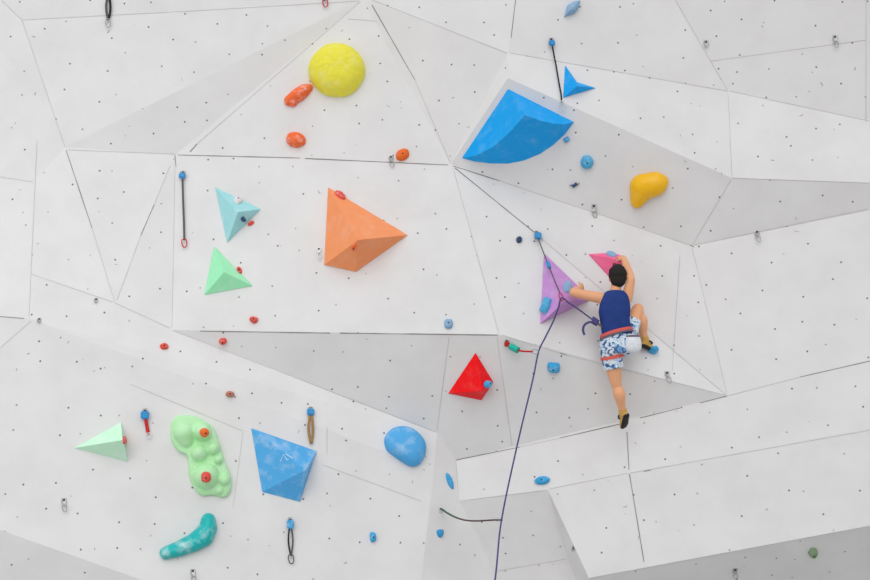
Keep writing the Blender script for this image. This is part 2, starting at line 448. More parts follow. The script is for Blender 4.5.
def carabiner(f, a, b, L_, W_, h, m, parent, ang=0, name='carabiner', r=.0055):
    """oval snap ring, lying near parallel to the wall"""
    pts = []
    for k in range(20):
        t = 2*PI*k/20; x = W_/2*math.copysign(abs(math.cos(t))**.8, math.cos(t)); y = L_/2*math.copysign(abs(math.sin(t))**.8, math.sin(t))
        x *= 1+.18*math.sin(t)
        c, s = math.cos(ang), math.sin(ang)
        pts.append(f.loc(a+x*c-y*s, b+x*s+y*c, h))
    bm = bmesh.new(); tube(bm, pts, r, True, 8)
    return setpar(bm_obj(name, bm, m, None, True), parent)
def hanger_plate(f, parent, a=0, b=0, m=M_STEEL, sc=1.0):
    bm = bmesh.new()
    o2 = [(-.018, .022), (.018, .022), (.020, -.005), (.012, -.03), (-.012, -.03), (-.020, -.005)]
    lo = [bm.verts.new(f.loc(a+x*sc, b+y*sc, .001+(.02*sc if y < -.01 else 0))) for x, y in o2]
    hi = [bm.verts.new(f.loc(a+x*sc, b+y*sc, .006+(.02*sc if y < -.01 else 0))) for x, y in o2]
    bm.faces.new(lo[::-1]); bm.faces.new(hi)
    for i in range(6): j = (i+1) % 6; bm.faces.new((lo[i], lo[j], hi[j], hi[i]))
    p = setpar(bm_obj('plate', bm, m), parent)
    bolt(parent, f, a, b+.008*sc, .010, .009*sc)
    return p
def hanger(px_, py_, label, ring=True, m=M_STEEL, ang=.2, sc=1.25, L_=.085):
    f = Frame(px_, py_); t = empty('bolt_hanger', f.o); tag(t, label, 'bolt hanger')
    hanger_plate(f, t, m=m, sc=sc)
    if ring: carabiner(f, .01, -.055*sc, L_*.8, .04, .03, m, t, ang, r=.0042)
    return t
def quickdraw(top, bot, label, strap, end_m, block=M_BLUEP, strap_m2=None, wide=.012, bsz=(.04, .045), end=True, double=False, endL=.09, hgt=.03):
    f = Frame(*top); s = f.s
    t = empty('quickdraw', f.o); tag(t, label, 'quickdraw')
    hanger_plate(f, t, b=.03, sc=1.1)
    dx, dyy = (bot[0]-top[0])*s, -(bot[1]-top[1])*s
    Ln = math.hypot(dx, dyy); ex, ey = dx/Ln, dyy/Ln
    if block:
        bm = bmesh.new()
        M_ = Matrix.Translation(f.loc(0, -.012, hgt+.012)) @ f.mat() @ Matrix.Diagonal((bsz[0]*2, bsz[1]*1.7, .035, 1))
        bmesh.ops.create_cube(bm, size=1, matrix=M_)
        bmesh.ops.bevel(bm, geom=bm.edges[:], offset=.01, segments=2, affect='EDGES')
        setpar(bm_obj('keeper_block', bm, block, None, True, auto=40), t)
    carabiner(f, 0, .0, .085, .045, hgt, M_STEEL, t)
    L2_ = Ln - (endL*.8 if end else 0)
    mats = [(strap, 0)] if not double else [(strap, -.022), (strap_m2 or strap, .022)]
    for m_, off in mats:
        pts = []
        for k in range(9):
            t_ = k/8*L2_/Ln; g = Frame(top[0]+(bot[0]-top[0])*t_, top[1]+(bot[1]-top[1])*t_+1, True)
            pts.append(g.loc(off*math.sin(PI*k/8), 0, hgt+.006*math.sin(PI*k/4)))
        bm = bmesh.new(); tube(bm, pts, wide, seg=8, flat=.35, nhint=f.n)
        setpar(bm_obj('strap', bm, m_, None, True), t)
    if end:
        t_ = 1-endL*.45/Ln; carabiner(Frame(top[0]+(bot[0]-top[0])*t_, top[1]+(bot[1]-top[1])*t_+1, True), 0, 0, endL, .05, hgt, end_m, t, .15)
    return t

# ------------------------------------------------------------------ volumes
volume('climbing_volume', 'large orange faceted plywood volume on the central panel', [(328,187),(408,235),(356,272),(324,265)], [(358,240,.42)],
       [(0,4,1),(1,4,2),(2,4,3),(3,4,0)], M_ORV)
volume('climbing_volume', 'pale aqua triangular volume with small holds on it, left of the orange one', [(215,187),(261,209),(227,243)], [(238,212,.20)], [(0,3,1),(1,3,2),(2,3,0)], M_AQUA)
volume('climbing_volume', 'mint green triangular volume below the aqua volume', [(214,246),(253,286),(204,295)], [(224,272,.18)], [(0,3,1),(1,3,2),(2,3,0)], M_MINT)
volume('climbing_volume', 'purple triangular volume beside the climber\'s left arm', [(544,253),(592,299),(540,324)], [(564,302,.26)], [(0,3,1),(1,3,2),(2,3,0)], M_PURP)
volume('climbing_volume', 'pink wedge volume gripped by the climber\'s right hand', [(588,254),(612,252.5),(626,257),(622,278),(609,277)], [(622,260,.15)], [(0,5,1),(1,5,2),(2,5,3),(3,5,4),(4,5,0)], M_PINK)
volume('climbing_volume', 'bright red pointed volume on the shaded overhang', [(475.5,352.5),(493.5,382),(481.5,400.5),(448,393.5)], [(482,391,.22)], [(0,4,1),(1,4,2),(2,4,3),(3,4,0)], M_RED)
volume('climbing_volume', 'pale green arrow-shaped triangular volume at lower left', [(74,448),(121,422),(128,462)], [(122.5,440,.27)], [(0,3,1),(1,3,2),(2,3,0)], M_PALEG)
volume('climbing_volume', 'large blue four-sided volume on the lower left panel', [(251,428),(317,451),(300,502),(262,492)], [(306,470,.24)], [(0,4,1),(1,4,2),(2,4,3),(3,4,0)], M_BLUECH)
volume('climbing_volume', 'small blue swallow-tailed volume at the end of the hanging black quickdraw', [(565,65),(577,82),(596,88),(563,98)], [(577,86,.12)], [(0,4,1),(1,4,2),(2,4,3),(3,4,0)], M_BLUEV)
# painted marks on two of the volumes
def strokes(parent, lines, m, r):
    bm = bmesh.new()
    for ln in lines:
        pts = []
        for x, y in ln:
            p, n = hit(x, y); pts.append(p+n*.001)
        tube(bm, pts, r, seg=6)
    bm_obj('painted_mark', bm, m, parent)
vol = {o['label']: o for o in COL.objects if o.get('category') == 'climbing volume'}
strokes(vol['large blue four-sided volume on the lower left panel'], [[(280.5,461.5),(283.5,454.5),(287.5,460.5)],[(285.5,453.8),(292.5,458.5)],[(288,459.5),(292.5,457)]], mat('white_paint', s2l(200,222,240), .8), .005)
strokes(vol['pink wedge volume gripped by the climber\'s right hand'], [[(613.2,267.5),(613.4,263.4),(615.6,263.6),(616,265.2),(613.6,265.6)]], mat('dark_paint', s2l(110,40,70), .8), .005)
# the big curved blue one
f = Frame(515, 125, True)
ridge = [(462,158,.002),(476,155.5,.10),(493,147,.22),(509,133,.32),(525,115,.42),(540,120.5,.34),(553,123.5,.25),(564,124.3,.14),(574,122,.002)]
arc = [(462,158),(474,161.5),(490,163.4),(508,163.6),(524,160.5),(540,154),(554,144.5),(566,133),(574,122)]
bm = bmesh.new()
top = bm.verts.new(f.pt(508, 89, .002)); rv = [bm.verts.new(f.pt(*p)) for p in ridge]
av = [rv[0]]+[bm.verts.new(f.pt(*p, .002)) for p in arc[1:-1]]+[rv[-1]]
for i in range(8): bm.faces.new((top, rv[i], rv[i+1]))
for i in range(8):
    q = [rv[i], av[i], av[i+1], rv[i+1]]; q = [x for j, x in enumerate(q) if x not in q[:j]]
    bm.faces.new(q)
bm.faces.new([top]+av[::-1])
o = bm_obj('climbing_volume', bm, M_BLUEV, None, True, auto=24); tag(o, 'huge blue volume with curved ridges under the roof overhang', 'climbing volume'); add_bvh(o)

# ------------------------------------------------------------------ big holds
dome('climbing_hold', 'big round yellow textured dome hold near the top', ellipse(337, 71, 28, 26.5, 0, 16, .02), .22, M_YEL, prof=.72, bump=.012, bscale=30, K=14)
dome('climbing_hold', 'large blue rounded hold near the corner of the lower left panel', [(388,432),(396,427),(408,427),(418,433),(425,443),(425,455),(420,464),(412,467),(403,463),(393,456),(386,450),(384,440)], .13, M_BLUECH, prof=.5, bump=.02, bscale=5, K=8)
blob('climbing_hold', 'amber yellow bean-shaped hold under the right overhang', [(655,184,12.5,.13),(643,187,13.5,.13),(637,202,6.5,.08),(661,182,7.5,.09),(640,194,10,.11)], M_BEAN, (648,190), [(0,1),(4,2),(0,3),(1,4)], vox=.009, sm=14)
gb = blob('climbing_hold', 'big lumpy pale green hold carrying two small holds, lower left', [(184,433,11.5,.16),(186,440,9,.12),(202,432,10,.18),(199,453,9.5,.16),(213,448.5,8,.14),(218,460,5.5,.13),(206,476,14,.20),(224,480,7,.12),(219,490,6,.09)],
          M_BLOB, (200,457), [(0,1)], vox=.008, sm=5, base=[(172,422),(179,416),(193,416),(203,420.5),(213,427.5),(218.5,441),(222,452),(226.5,465.5),(230.5,476),(230.5,490),(224,497.5),(213,495),(201,495.5),(193,486),(189,474),(188.5,464),(186,455),(177,450),(171,438)], base_h=.06)
blob('climbing_hold', 'teal boot-shaped hold with white chalk marks, lowest on the left', [(166,553,6.6,.09),(180,548.5,8,.11),(195,542,9.5,.12),(203.5,536,10.8,.13),(208,528,9.2,.12),(208.3,520.3,7.4,.10)], M_TEAL, (190,538), [(0,1),(1,2),(2,3),(3,4),(4,5)], vox=.008)
blob('climbing_hold', 'elongated orange hold with chalk beside the yellow dome', [(289.5,101,5.6,.08),(293,103,4.5,.07),(298,95.5,7.2,.11),(304,91,6.4,.10),(308.8,88,4.2,.06)], M_ORH, (299,95), [(0,2),(2,3),(3,4)], vox=.007)
dome('climbing_hold', 'orange-red oval hold below the yellow dome', ellipse(296, 140, 10, 7.5, 10, 12, .03), .10, M_ORH, prof=.7)
dome('climbing_hold', 'small orange hold beside a grey hanger on the seam below the yellow dome', [(396,158),(397,152),(403,149),(408,150),(409,156),(405,160),(400,161)], .06, M_ORS, bolts=[(403,155)])
dome('climbing_hold', 'pale blue pointed hold at the very top edge', [(564,17),(567,6),(573,2),(580,1),(578,9),(574,14)], .09, M_GREYB, prof=.9, smooth_out=False)
dome('climbing_hold', 'round light blue hold with a bolt, right of the huge blue volume', ellipse(587, 162, 6.5, 7, 0, 12, .05), .07, M_BLUEL, prof=.55, bolts=[(587,162)])
dome('climbing_hold', 'tiny blue three-pronged hold below the round light blue hold', [(569,185),(573,184.5),(576,182),(577,184),(580,183),(576,186),(573,188),(572,186)], .03, M_NAVYH, smooth_out=False)
dome('climbing_hold', 'tiny blue square hold beside the right tip of the huge blue volume', [(563,139),(568,136),(570,140),(565,143)], .04, M_BLUEH, smooth_out=False, at=(566,140))
dome('climbing_hold', 'small dark blue hold left of the quickdraw above the purple volume', ellipse(519, 240, 3, 3.2, 0, 9, .04), .05, M_NAVYH, bolts=[(519,240)])
dome('climbing_hold', 'small grey-blue hold above the shaded overhang\'s edge', [(445,320),(452,320),(452,328),(445,328)], .05, M_GREYB, bolts=[(448.5,324)])
dome('climbing_hold', 'light blue rounded hold on the shaded overhang right of the rope', [(548,363),(554,362.5),(559.5,364),(559,371.5),(553,372.5),(548,370.5)], .06, M_BLUEH, bolts=[(553,368)])
dome('climbing_hold', 'flat blue oval hold on the strip above the dark recess', ellipse(542, 480.5, 8, 4.2, -8, 12, .03), .05, M_BLUEH, bolts=[(542,480)])
dome('climbing_hold', 'upper blue oval hold on the side of the pillar', [(444,473),(448,474),(452,483),(452,490),(448,488),(445,482)], .07, M_BLUEH)
dome('climbing_hold', 'small blue cup-shaped hold below the pillar sling', [(435,530),(442,529),(442,535),(439,538),(436,536)], .06, M_BLUEP, at=(437,533))
dome('climbing_hold', 'small blue hold right of the lower quickdraw on the left panel', [(370,533),(375,533),(376,540),(371,542)], .05, M_BLUEH, bolts=[(373,537)])
for (x, y, m_, lab) in ((254,320,M_REDH,'small red ring-like hold below the mint volume on the central panel'), (223,341,M_REDH,'small red hold at the left tip of the shaded overhang'),
                        (164,347,M_REDH,'small red hold on the bright strip at left'), (230,394,M_BRN,'small terracotta hold on the strip above the green blob hold')):
    dome('climbing_hold', lab, ellipse(x, y, 4.3, 3.2, 5, 10, .1), .05, m_, bolts=[(x, y)], prof=.6)
dome('climbing_hold', 'small olive green hold on the dark underside at bottom right', ellipse(813, 552, 4.5, 4.5, 0, 10, .1), .05, M_GRNH, bolts=[(813,552)], prof=.6)
# holds screwed to volumes and big holds
def onvol(x, y, rx, ry, rot, h, m_, lab, b=True, n=10):
    return dome('climbing_hold', lab, ellipse(x, y, rx, ry, rot, n, .06), h, m_, bolts=[(x, y)] if b else [], prof=.6)
onvol(204,432.5,4.6,4.6,0,.045,M_ORS,'small orange hold bolted to the top of the green blob hold')
onvol(206,477,5.2,5.6,0,.05,M_REDH,'small red hold bolted to the bottom of the green blob hold')
onvol(340,195.5,6.5,2.6,34,.03,M_REDH,'long red hold near the top of the orange volume',False)
onvol(354,247,2.2,4.2,20,.02,M_ORH,'small orange ring hold on the ridge of the orange volume')
onvol(237.5,201,4.5,3,20,.035,M_CHLK,'small white hold on the upper edge of the aqua volume')
onvol(243,219,2.2,2.4,0,.03,M_NAVYH,'tiny dark hold in the middle of the aqua volume',False)
onvol(251,223.5,3.6,2.0,-30,.03,M_REDH,'small red hold at the right edge of the aqua volume',False)
onvol(239.5,270.5,2.4,4,-20,.03,M_REDH,'small red hold on the right edge of the mint volume')
onvol(124,440,1.6,4.2,0,.025,M_REDH,'small red hold at the right edge of the pale green arrow volume',False)
onvol(487,384.5,3.6,3.8,0,.04,M_BLUEH,'small blue hold bolted to the red volume')
dome('climbing_hold','blue rectangular hold on the left face of the purple volume',[(546.5,297),(552,299.5),(550,308),(546,314.5),(541,312),(543.5,305)],.05,M_BLUEL,prof=.45,smooth_out=False)
onvol(567.5,287,4.6,6,0,.02,M_GREYB,'pale blue hold under the climber\'s left hand on the purple volume',False)
onvol(611.5,254.5,5.5,2.2,12,.025,M_GREYB,'grey-blue hold under the climber\'s right hand on the pink volume',False)
FOOT_HOLD = dome('climbing_hold', 'bright blue foothold under the climber\'s right shoe', [(648,349),(655,347),(658,351),(655,354),(649,353)], .10, M_BLUEH)

# ------------------------------------------------------------------ hangers and quickdraws
hanger(391,158,'grey steel bolt hanger with ring beside the small orange hold')
hanger(319,250,'white steel hanger at the left edge of the orange volume', m=M_WHITE)
hanger(594,207,'steel bolt hanger on the lower crease of the overhang above the pink volume')
hanger(757,233,'steel bolt hanger on the crease below the right overhang')
hanger(706,43,'steel bolt hanger on the crease at upper right', ring=False)
hanger(835,38,'steel bolt hanger on the seam near the top right corner')
hanger(667,374,'steel bolt hanger near the shaded edge right of the climber')
hanger(64,501,'steel bolt hanger on the lower left panel below the pale green arrow volume')
hanger(193,572,'steel bolt hanger at the bottom edge below the teal hold')
hanger(735,570,'steel bolt hanger on the dark underside at the bottom')
hanger(96,300,'small steel bolt hanger on the bright strip\'s upper crease at left', ring=False, sc=1.0)
hanger(39,320,'small steel bolt hanger at the left end of the strip\'s lower crease', ring=False, sc=1.0)
hanger(574,548,'steel bolt hanger on the narrow side beside the dark recess', ring=False, sc=1.0)
quickdraw((183,176),(185,247),'long quickdraw with grey strap left of the aqua volume', M_DGREY, M_REDW, bsz=(.034,.034), wide=.010)
quickdraw((551,43),(563,108),'black quickdraw hanging down over the blue swallow-tailed volume', M_BLACK, M_WHITE, bsz=(.032,.034), wide=.008)
quickdraw((145,414),(149,437),'short quickdraw with red strap above the pale green arrow volume', M_REDW, M_WHITE, bsz=(.04,.045), wide=.017, endL=.05)
quickdraw((310,412),(311,443),'short quickdraw with tan strap above the blue four-sided volume', M_TANW, M_TANW, double=True, bsz=(.036,.04), wide=.013, end=False)
quickdraw((290,523),(291,562),'quickdraw with looped black strap below the blue four-sided volume', M_BLACK, M_DGREY, double=True, strap_m2=M_DGREY, bsz=(.034,.05), wide=.008, block=M_BLUEH)
quickdraw((109,-6),(108.5,27),'dark quickdraw hanging from the top edge at upper left', M_DGREY, M_STEEL, double=True, strap_m2=M_BLACK, wide=.012, block=None)
quickdraw((324,-6),(326,7),'red quickdraw ring at the top edge above the yellow dome', M_BLACK, M_REDW, wide=.014, block=None, endL=.09)

# rope line: the draw clipped above the purple volume
fq = Frame(536, 236)
qd = empty('quickdraw', fq.o); tag(qd, 'quickdraw with blue block above the purple volume holding the rope', 'quickdraw')
hanger_plate(fq, qd, b=.03, sc=1.1)
bm = bmesh.new(); bmesh.ops.create_cube(bm, size=1, matrix=Matrix.Translation(fq.loc(.012, -.015, .045)) @ fq.mat() @ Matrix.Diagonal((.07, .075, .035, 1)))
bmesh.ops.bevel(bm, geom=bm.edges[:], offset=.01, segments=2, affect='EDGES'); setpar(bm_obj('keeper_block', bm, M_BLUEP, None, True, auto=40), qd)
carabiner(fq, 0, 0, .085, .045, .03, M_STEEL, qd)
def off(x, y, h):
    p, n = hit(x, y); return p+(CAM-p).normalized()*h
sp = smooth_path([fq.loc(.005, -.03, .05), off(541,246,.06), off(548,264,.06), off(556,284,.05), off(560,293,.05)], 5)
bm = bmesh.new(); tube(bm, sp, .014, seg=8, flat=.4); setpar(bm_obj('strap', bm, M_DGREY, None, True), qd)
bm = bmesh.new(); tube(bm, [off(547.5,262,.075), off(549.5,268,.075)], .024, seg=8, flat=.6); setpar(bm_obj('strap_keeper', bm, M_BLUEP, None, True), qd)
fp = Frame(561, 297)
CARP = off(561.5, 298, .07)
cp = []
for k in range(20):
    t = 2*PI*k/20; cp.append(off(561+1.9*math.cos(t)-1.0*math.sin(t), 297-3.7*math.sin(t), .055))
bm = bmesh.new(); tube(bm, cp, .005, True, 8); setpar(bm_obj('carabiner', bm, M_REDW, None, True), qd)

# side draw on the overhang holding the falling rope
f2 = Frame(507, 342)
q2 = empty('quickdraw', f2.o); tag(q2, 'quickdraw with teal block and red strap reaching sideways to the rope', 'quickdraw')
hanger_plate(f2, q2, sc=1.1)
bm = bmesh.new(); bmesh.ops.create_cube(bm, size=1, matrix=Matrix.Translation(f2.loc(.0, -.012, .03)) @ f2.mat() @ Matrix.Diagonal((.055, .05, .03, 1)))
bmesh.ops.bevel(bm, geom=bm.edges[:], offset=.008, segments=2, affect='EDGES'); setpar(bm_obj('anchor_block', bm, M_REDW, None, True, auto=40), q2)
# the rope
RY = [(561.5,297.5), (558,310), (554,321.5), (549,337)]
y_at = lambda x, y: hit(x, y)[0].y
r1 = off(558,309,.05); r2 = off(552.5,323,.12)
rope_dn = [CARP, r1, r2]
y0 = r2.y
for (x, yy, dyp) in ((545,338,-.05), (538.5,352,-.08), (532.5,381,-.12), (517.5,444,-.18), (501.5,520,-.28), (495,580,-1.2), (478,690,-3.4)):
    rope_dn.append(at_y(x, yy, y0+dyp))
# climber's plane
yW = hit(612, 318, True)[0].y
PT = lambda x, y, d: at_y(x, y, yW-d)
KNOT = PT(597.5, 323, .34)
rope_up = [KNOT, PT(591, 318.5, .30), PT(578, 309, .30), off(569,303,.10), CARP]
rp = smooth_path(rope_up[:-1]+rope_dn, 8)
bm = bmesh.new(); tube(bm, rp, .0078, seg=8)
rope = bm_obj('climbing_rope', bm, M_ROPE, None, True); tag(rope, 'violet climbing rope running from the climber through the purple volume\'s quickdraw and down', 'rope')
bm = bmesh.new()
tube(bm, smooth_path([KNOT, PT(590,322,.36), PT(584.5,325,.36), PT(583,330,.35), PT(584.5,335,.34)], 6), .012, seg=8)
setpar(bm_obj('tail', bm, M_ROPE, None, True), rope)
bm = bmesh.new()
kp = []
for k in range(40):
    t = k/39*4*2*PI; c = KNOT+(PT(591,319,.32)-KNOT)*(k/39*.75)
    kp.append(c+Vector((math.cos(t)*.008, math.sin(t)*.022, math.cos(t)*.024)))
tube(bm, kp, .012, seg=8); setpar(bm_obj('knot', bm, M_ROPE, None, True), rope)
# strap of the side draw goes to the rope
def nearest(pts, x, y):
    d = ray(x, y).normalized(); return min(pts, key=lambda p: (p-CAM).cross(d).length)
a = nearest(rp, 538.5, 352)
bm = bmesh.new(); p0 = f2.loc(.015, -.02, .04)
pm = [p0, p0+(a-p0)*.33+Vector((0, 0, -.03)), p0+(a-p0)*.8+Vector((0, 0, -.01))]
tube(bm, smooth_path(pm, 5), .018, seg=8, flat=.5); setpar(bm_obj('strap', bm, M_REDW, None, True), q2)
bm = bmesh.new(); tp = p0+(a-p0)*.17+Vector((0, 0, -.02))
tube(bm, [p0+(a-p0)*.06+Vector((0,0,-.005)), p0+(a-p0)*.32+Vector((0,0,-.03))], .042, seg=8, flat=.8); setpar(bm_obj('strap_sleeve', bm, M_TEALP, None, True, auto=50), q2)
def ring_at(c, dirv, L_, W_, m_, par, r=.0055):
    d = dirv.normalized(); s_ = d.cross(Vector((0, 1, 0))).normalized(); pts = [c+d*(L_/2*math.cos(2*PI*k/18))+s_*(W_/2*math.sin(2*PI*k/18)) for k in range(18)]
    bm = bmesh.new(); tube(bm, pts, r, True, 8); return setpar(bm_obj('carabiner', bm, m_, None, True), par)
ring_at(p0+(a-p0)*.9+Vector((0,0,-.004)), a-p0, (a-p0).length*.24, .045, M_STEEL, q2)
# pillar sling
f3 = Frame(439, 507.5); b3 = nearest(rp, 501.5, 520)
q3 = empty('quickdraw', f3.o); tag(q3, 'long quickdraw stretched from the pillar corner to the rope', 'quickdraw')
hanger_plate(f3, q3, sc=1.1)
c0 = f3.loc(0, -.01, .04)
pts = [c0+(b3-c0)*(k/10)+Vector((0, 0, -.10*math.sin(PI*k/10)*(1-k/14))) for k in range(11)]
bm = bmesh.new(); tube(bm, pts[:4], .016, seg=8, flat=.5); setpar(bm_obj('strap', bm, mat('green_webbing', s2l(75, 105, 85), .8), None, True), q3)
bm = bmesh.new(); tube(bm, pts[3:], .016, seg=8, flat=.5); setpar(bm_obj('strap', bm, mat('maroon_webbing', s2l(95, 78, 75), .8), None, True), q3)
ring_at(b3+(c0-b3)*.06, b3-c0, .09, .045, M_WHITE, q3)
carabiner(f3, .0, -.015, .08, .045, .03, M_STEEL, q3)

# ------------------------------------------------------------------ climber
def frame_axes(t, hint):
    t = t.normalized(); x = (hint-t*hint.dot(t)).normalized(); return x, t.cross(x)
def limb(bm, pts, radii, seg=14, sub=4, flat=1.0, hint=Vector((0, 1, 0))):
    P_ = smooth_path(pts, sub); R_ = []
    rv_ = smooth_path([Vector((r, 0, 0)) for r in radii], sub)
    tube(bm, P_, [max(.004, q.x) for q in rv_], seg=seg, flat=flat, nhint=hint)
    for p, r in ((P_[0], rv_[0].x), (P_[-1], rv_[-1].x)):
        bmesh.ops.create_icosphere(bm, subdivisions=2, radius=r, matrix=Matrix.Translation(p))
def loft(bm, rings, seg=20, cap=True, power=1.0):
    R_ = []
    for c, rx, ry, ax, ay in rings:
        ring = []
        for k in range(seg):
            t = 2*PI*k/seg; cx, sx = math.cos(t), math.sin(t)
            ring.append(bm.verts.new(c+ax*(rx*math.copysign(abs(cx)**power, cx))+ay*(ry*math.copysign(abs(sx)**power, sx))))
        R_.append(ring)
    for a, b in zip(R_, R_[1:]):
        for k in range(seg): bm.faces.new((a[k], a[(k+1) % seg], b[(k+1) % seg], b[k]))
    if cap: bm.faces.new(R_[0][::-1]); bm.faces.new(R_[-1])
X = Vector((1, 0, 0)); Yv = Vector((0, 1, 0))
head_c = PT(617.5, 277.5, .33)
HIP, WAI, CHE, SHO, NEC = PT(616,345,.29), PT(616.5,331,.31), PT(614.5,311,.34), PT(615,298,.345), PT(615.5,291,.335)
LS, RS = PT(602.5,298.5,.33), PT(627,298,.32)
bm = bmesh.new()
tilt = lambda a: (Vector((math.cos(a), 0, math.sin(a))), Yv)
loft(bm, [(HIP+Vector((0,0,-.06)), .13, .10, *tilt(.05)), (HIP, .155, .115, *tilt(.1)), (WAI, .13, .095, *tilt(.12)), (PT(615,321,.325), .132, .10, *tilt(.08)), (CHE, .148, .112, *tilt(.05)), (PT(614.8,303,.345), .15, .11, *tilt(0)),
          (SHO, .13, .085, *tilt(0)), (PT(615,294,.34), .085, .065, *tilt(0)), (NEC, .055, .055, *tilt(0)), (PT(616,286,.335), .052, .055, *tilt(0)), (head_c, .05, .05, *tilt(0))])
# head: skull, jaw, face, ears
def ico(c, rx, ry, rz, M_=Matrix()):
    bmesh.ops.create_icosphere(bm, subdivisions=3, radius=1, matrix=Matrix.Translation(c) @ M_ @ Matrix.Diagonal((rx, ry, rz, 1)))
ico(head_c+Vector((0, -.005, .015)), .074, .092, .098)
ico(head_c+Vector((0, .035, -.045)), .055, .06, .07)
ico(head_c+Vector((0, .097, -.02)), .012, .022, .018)                         # nose
ico(head_c+Vector((0, .088, -.058)), .024, .012, .008)                        # lips
for s_ in (-1, 1):
    ico(head_c+Vector((.077*s_, .01, -.012)), .010, .020, .031)               # ears
    ico(head_c+Vector((.03*s_, .086, .01)), .016, .01, .010)                  # eyes
# arms
LE, LW = PT(573.5,292.5,.36), PT(580,288.5,.24)
limb(bm, [LS, LS+(LE-LS)*.45, LE], [.058, .052, .043])
limb(bm, [LE, LE+(LW-LE)*.4+Vector((0,0,.0)), LW], [.043, .044, .030])
RE, RW = PT(631,280,.38), PT(624,259,.185)
limb(bm, [RS, RS+(RE-RS)*.45, RE], [.058, .052, .042])
limb(bm, [RE, RE+(RW-RE)*.4, RW], [.042, .043, .029])
# hands
def hand(w, target, across, palm_n, curl=1.0, sc=1.0):
    """w wrist, target fingertip direction, across = from little finger to index, palm_n = out of the palm"""
    d = (target-w).normalized(); a = (across-d*across.dot(d)).normalized(); n = d.cross(a)
    if n.dot(palm_n) < 0: n = -n
    L_ = .085*sc
    Mr = Matrix((a, d, n)).transposed().to_4x4()
    bmesh.ops.create_icosphere(bm, subdivisions=3, radius=1, matrix=Matrix.Translation(w+d*L_*.5) @ Mr @ Matrix.Diagonal((.040*sc, .052*sc, .017*sc, 1)))
    for k, (off_, ln) in enumerate(((-.031, .060), (-.011, .076), (.010, .080), (.030, .072))):
        p = w+d*(L_*.85)+a*(off_*sc); ang = .25; q = [p-d*.02]
        q.append(p)
        for seg_, fr_ in enumerate((.42, .32, .26)):
            dd = d*math.cos(ang)+n*math.sin(ang)+a*(off_*1.2)
            p = p+dd.normalized()*(ln*fr_*sc); q.append(p); ang += .55*curl
        limb(bm, q, [.009*sc, .0095*sc, .009*sc, .008*sc, .007*sc], seg=8, sub=2)
    p = w+d*(L_*.30)+a*.032*sc
    limb(bm, [p, p+(a*.6+d*.6+n*.35).normalized()*.035*sc, p+(a*.35+d*.8+n*.5).normalized()*.065*sc], [.012*sc, .011*sc, .008*sc], seg=8, sub=2)
LT = off(587, 287, .0)
hand(LW, PT(586.5,285.5,.10), Vector((0, .1, 1)), Vector((.3, 1, -.6)), 1.0)
RT_ = off(616, 256, .0)
hand(RW, PT(616.5,254,.03), Vector((-1, .1, -.2)), Vector((0, .8, -.8)), 1.0)
# legs
LH, LK, LA = PT(611,347,.28), PT(616,383,.17), PT(623.5,414.5,.02)
limb(bm, [LH, LH+(LK-LH)*.5+Vector((-.005,-.01,0)), LK, ], [.095, .08, .055])
limb(bm, [LK, LK+(LA-LK)*.14, LK+(LA-LK)*.38+Vector((.002,-.028,0)), LK+(LA-LK)*.68+Vector((0,-.008,0)), LA+(LK-LA)*.08, LA], [.054, .050, .061, .042, .032, .034])
RH, RK, RA = PT(622,344,.27), PT(638,309,.16), PT(645.5,342.5,.04)
limb(bm, [RH, RH+(RK-RH)*.5+Vector((.0,-.02,0)), RK], [.095, .082, .058])
limb(bm, [RK, RK+(RA-RK)*.14, RK+(RA-RK)*.38+Vector((.004,-.026,0)), RK+(RA-RK)*.68+Vector((0,-.006,0)), RA+(RK-RA)*.08, RA], [.054, .050, .060, .042, .032, .034])
LTOE = PT(621.5,427,-.12); RTOE = PT(653.5,347.5,-.03)
limb(bm, [LA, LA+(LTOE-LA)*.5], [.034, .028]); limb(bm, [RA, RA+(RTOE-RA)*.5], [.034, .026])
me = voxel(bm, .0065, 3); body = link('person', me, M_SKIN, None, True)
tag(body, 'person climbing in a navy sleeveless top and blue floral shorts, seen from behind', 'person')
# hair
bm = bmesh.new()
ico(head_c+Vector((0, -.018, .026)), .090, .104, .102)
ico(head_c+Vector((0, -.045, -.035)), .078, .064, .078)
for k in range(60):
    th = random.uniform(0, 2*PI); ph = random.uniform(-.5, 1.4)
    dv = Vector((math.cos(th)*math.cos(ph)*.084, math.sin(th)*math.cos(ph)*.1, math.sin(ph)*.096))
    if dv.y > .06 and dv.z < .05: continue
    ico(head_c+Vector((0, -.018, .028))+dv*.95, .014, .014, .014)
me = voxel(bm, .006, 2); bm = bmesh.new(); bm.from_mesh(me)
bmesh.ops.bisect_plane(bm, geom=bm.verts[:]+bm.edges[:]+bm.faces[:], plane_co=head_c+Vector((0, .05, 0)), plane_no=Vector((0, 1, -.9)), clear_outer=True)
ed = [e for e in bm.edges if e.is_boundary]
if ed: bmesh.ops.edgeloop_fill(bm, edges=ed)
bm_obj('hair', bm, M_HAIR, body, True)
# tank top
bm = bmesh.new()
loft(bm, [(PT(617,337,.30), .158, .118, *tilt(.14)), (WAI, .147, .11, *tilt(.14)), (PT(615,321,.325), .145, .112, *tilt(.08)), (CHE, .157, .122, *tilt(.05)), (PT(614.8,303.5,.345), .148, .121, *tilt(0)),
          (PT(615,298,.345), .135, .098, *tilt(0)), (PT(615.2,294,.34), .118, .076, *tilt(0)), (PT(615.3,291.4,.338), .085, .062, *tilt(0))], seg=28, power=.85)
top_me = voxel(bm, .008, 3); link('tank_top', top_me, M_NAVY, body, True)
